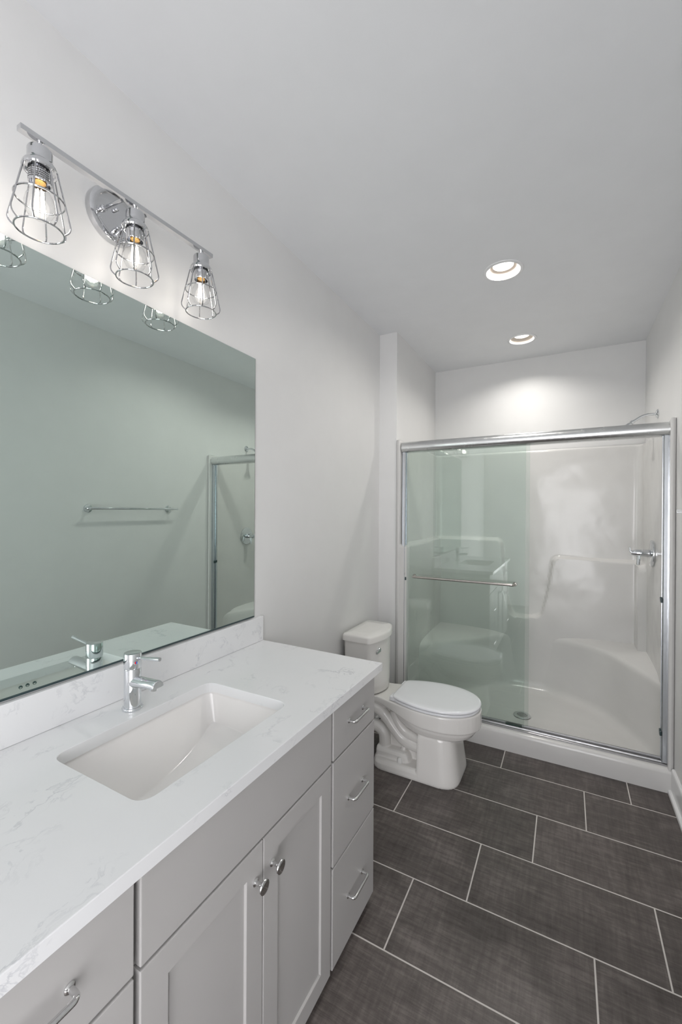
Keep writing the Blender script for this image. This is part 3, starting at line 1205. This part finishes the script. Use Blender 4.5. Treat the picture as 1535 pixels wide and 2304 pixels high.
# basin floor with the two benches
ZF = .056
bp = [(1.676, 2.90, 0), (1.648, 3.02, 0), (1.566, 3.215, 0), (1.441, 3.455, 0), (1.270, 3.590, 0), (1.150, 3.640, 0), (1.050, 3.6612, 0), (.840, 3.6612, 0), (.745, 3.635, 0), (.680, 3.580, 0), (.590, 3.480, 0), (.482, 3.345, 0), (.344, 3.195, 0), (.225, 3.060, 0), (.161, 2.98, 0)]
curve = catmull(bp, 7)
curve = [Vector((1.676, 2.845, 0)), Vector((1.676, 2.87, 0))] + curve + [Vector((.161, 2.90, 0)), Vector((.161, 2.845, 0))]
curve = resample(curve, 110, False)
front = [Vector((.161 + (1.676 - .161) * i / 24, 2.845, 0)) for i in range(1, 24)]
ring = curve + front
ncv = len(curve)
C0 = Vector((.926, 3.10, 0))
m = len(ring)
rn = []
for i in range(m):
    d = (ring[(i + 1) % m] - ring[i - 1]).normalized()
    nn = Vector((d.y, -d.x, 0))
    if nn.dot(C0 - ring[i]) < 0: nn = -nn
    rn.append(nn)
for _ in range(3):
    rn = [(rn[i - 1] + rn[i] * 2 + rn[(i + 1) % m]).normalized() for i in range(m)]
def bench_h(p, i):
    if i >= ncv or p.y < 2.852: return .112
    if p.x > .95: return .500 + .02 * max(0, min(1, (1.45 - p.x) / .4)) * 0
    return .470 + .03 * max(0, (p.x - .7) / .25)
H = [bench_h(p, i) for i, p in enumerate(ring)]
def per_pt(p, i):
    if i >= ncv: return Vector((p.x, 2.78, .118))
    # push outwards from the middle of the stall to a rectangle just behind the wall surface
    d = (p - Vector((.91, 2.9, 0)))
    if d.length < 1e-6: d = Vector((1, 0, 0))
    ts = []
    if d.x > 1e-6: ts.append((1.684 - .91) / d.x)
    if d.x < -1e-6: ts.append((.152 - .91) / d.x)
    if d.y > 1e-6: ts.append((3.712 - 2.9) / d.y)
    t_ = min([q for q in ts if q > 0])
    r = Vector((.91, 2.9, 0)) + d * max(1.0, t_)
    return Vector((r.x, max(r.y, 2.80), H[i] + (.035 if H[i] > .2 else .006)))
loops = [[Vector((C0.x + (p.x - C0.x) * .05, 3.156 + (p.y - 3.156) * .05, ZF - .004)) for p in ring],
         [Vector((C0.x + (p.x - C0.x) * .5, 3.13 + (p.y - 3.13) * .5, ZF - .001)) for p in ring]]
for off, f in ((.10, .004), (.060, .012), (.035, .032), (.020, .062), (.012, .11), (.008, .2), (.004, .55), (.0, .90), (-.004, .95), (-.012, .982), (-.024, 1.0)):
    loops.append([Vector((min(max(p.x + rn[i].x * off, .134), 1.690), p.y + rn[i].y * off, ZF + f * (H[i] - ZF))) for i, p in enumerate(ring)])
loops.append([per_pt(p, i) for i, p in enumerate(ring)])
b = B().loft(loops, True, True, False)
# curb profile along x
cp = [(2.742, 0.0), (2.7395, .05), (2.7395, .100), (2.742, .112), (2.749, .121), (2.758, .1245), (2.84, .1245), (2.86, .10), (2.86, 0)]
b.loft([[Vector((x, y, z)) for y, z in cp] for x in (.1325, 1.690)], True, True, True)
obj('shower_base', b, 'acryl', root, sharp=50)
# drain
b = B().lathe([(.057, 0), (.0555, .0026), (.050, .0036), (.001, .0036)], (.926, 3.156, ZF + .0005), (0, 0, 1), 48)
dr = obj('drain', b, 'alu', root)
b = B()
for i, dx in enumerate(np.linspace(-.030, .030, 9)):
    hw = math.sqrt(max(0, .034 ** 2 - dx ** 2))
    b.box(.926 + dx - .0018, .926 + dx + .0018, 3.156 - hw, 3.156 + hw, ZF + .0040, ZF + .0046)
tag(obj('drain_slots', b, 'dark', dr), 'dark slots of the drain grate')  # dark bars laid on the plate in place of shaded openings

# ------------------------------------------------------------------ shower door frame
root = thing('shower_door_frame', 'aluminium sliding door frame with rounded header across the shower opening', 'door frame', (.91, 2.80, .125))
hp = []
for i in range(17):
    a = PI / 2 + PI * i / 16
    hp.append((2.790 + .034 * math.cos(a), 1.9232 + .0375 * math.sin(a)))
hp = [(2.822, 1.9605)] + hp + [(2.822, 1.886)]
b = B().loft([[Vector((x, y, z)) for y, z in hp] for x in (.1715, 1.6700)], True, True, True)
obj('header', b, 'alu', root, sharp=50)
for x0, x1 in ((.1745, .196), (1.6450, 1.6695)):
    s = 1 if x0 < 1 else -1
    xa, xb = (x0, x1) if s > 0 else (x1, x0)
    pr = [(xa, 2.776), (xb - s * .004, 2.776), (xb, 2.781), (xb, 2.786), (xb - s * .010, 2.787), (xb - s * .010, 2.806), (xb, 2.807), (xb, 2.822), (xa, 2.822)]
    b = B().loft([[Vector((x, y, z)) for x, y in pr] for z in (.140, 1.888)], True, True, True)
    jb = obj('jamb', b, 'alub', root, sharp=20)
    for z in ((1.003, .289) if s < 0 else (1.003,)):
        b = B().box(min(xb, xb + s * .008), max(xb, xb + s * .008), 2.778, 2.800, z - .011, z + .011, .001, 1)
        b.box(min(xb - s * .002, xb + s * .006), max(xb - s * .002, xb + s * .006), 2.800, 2.818, z - .008, z + .014, .001, 1)
        tag(obj('bumper', b, 'teal', jb), 'small dark rubber bumper')
tp = [(2.770, .1250), (2.770, .1330), (2.773, .1345), (2.776, .1320), (2.793, .1300), (2.796, .1370), (2.800, .1370), (2.803, .1300), (2.822, .1310), (2.824, .1450), (2.830, .1450), (2.831, .1250)]
b = B().loft([[Vector((x, y, z)) for y, z in tp] for x in (.1715, 1.6695)], True, True, True)
obj('bottom_track', b, 'track', root, sharp=25)
obj('door_guide', B().box(.860, .955, 2.797, 2.8035, .1378, .1500, .0015, 1), 'guide', root)

# ------------------------------------------------------------------ sliding glass doors, both pushed to one side
root = thing('glass_door', 'outer sliding shower glass door, the one carrying the towel rail', 'glass door', (.58, 2.787, .14), 'sliding glass doors of the shower')
obj('glass_pane', B().box(.1980, .9690, 2.7845, 2.7895, .1460, 1.892, .0008, 1), 'pane', root, smooth=False)
RZ = 1.0255
b = B().tube(fillet([(.263, 2.7843, RZ), (.263, 2.742, RZ), (.911, 2.742, RZ), (.911, 2.7843, RZ)], .018, 7), .0085, 20)
for x in (.263, .911):
    b.lathe([(.0125, 0), (.0125, .004), (.0095, .008)], (x, 2.7843, RZ), (0, -1, 0), 24)
rail = obj('towel_rail', b, 'nickel', root)
for x in (.263, .911):
    obj('rail_knob', B().lathe([(.0125, 0), (.0130, .003), (.0125, .012), (.010, .0135)], (x, 2.7898, RZ), (0, 1, 0), 24), 'chrome', rail)
root = thing('glass_door', 'inner sliding shower glass door, plain, just behind the one with the rail', 'glass door', (.60, 2.813, .14), 'sliding glass doors of the shower')
obj('glass_pane', B().box(.1985, .9905, 2.8105, 2.8155, .1460, 1.892, .0008, 1), 'pane', root, smooth=False)

# ------------------------------------------------------------------ shower valve and shower head
VY, VZ = 3.243, 1.217
root = thing('shower_valve', 'chrome round shower valve with lever on the shower side wall', 'shower valve', (SXR, VY, VZ))
obj('escutcheon', B().lathe([(.083, .0006), (.084, .006), (.083, .011), (.080, .013), (.001, .0145)], (SXR, VY, VZ), (-1, 0, 0), 56), 'chrome', root)
vb = obj('handle_body', B().lathe([(.024, .013), (.024, .055), (.0225, .057), (.0225, .088), (.020, .096), (.016, .110), (.0155, .114)], (SXR, VY, VZ), (-1, 0, 0), 40), 'chrome', root)
obj('lever', B().tube([(SXR - .074, VY - .004, VZ - .008), (SXR - .080, VY - .018, VZ - .074)], [.0115, .0095], 20), 'chrome', vb)
obj('temperature_tab', B().tube([(SXR - .106, VY, VZ - .004), (SXR - .120, VY, VZ + .010), (SXR - .121, VY, VZ + .034)], [.006, .005, .0048], 14), 'chrome', vb)
root = thing('shower_fixture', 'chrome bent shower arm with small head high on the side wall', 'shower head', (XR, 3.269, 2.10))
obj('wall_flange', B().lathe([(.0300, .0006), (.0300, .003), (.0240, .008), (.0150, .012), (.0105, .013)], (XR, 3.269, 2.10), (-1, 0, 0), 40), 'chrome', root)
arm = fillet([(XR - .011, 3.269, 2.10), (1.622, 3.269, 2.099), (1.556, 3.269, 2.055)], .045, 10)
obj('arm', B().tube(arm, .0092, 20), 'chrome', root)
ax = Vector((-.66, 0, -.60)).normalized()
p0 = Vector((1.566, 3.269, 2.063))
b = B().lathe([(.0125, 0), (.0135, .002), (.0135, .014), (.011, .016), (.011, .022), (.0145, .030), (.0145, .040), (.020, .050), (.034, .066), (.037, .072), (.037, .082), (.034, .085), (.001, .084)], p0, ax, 40)
obj('head', b, 'chrome', root)
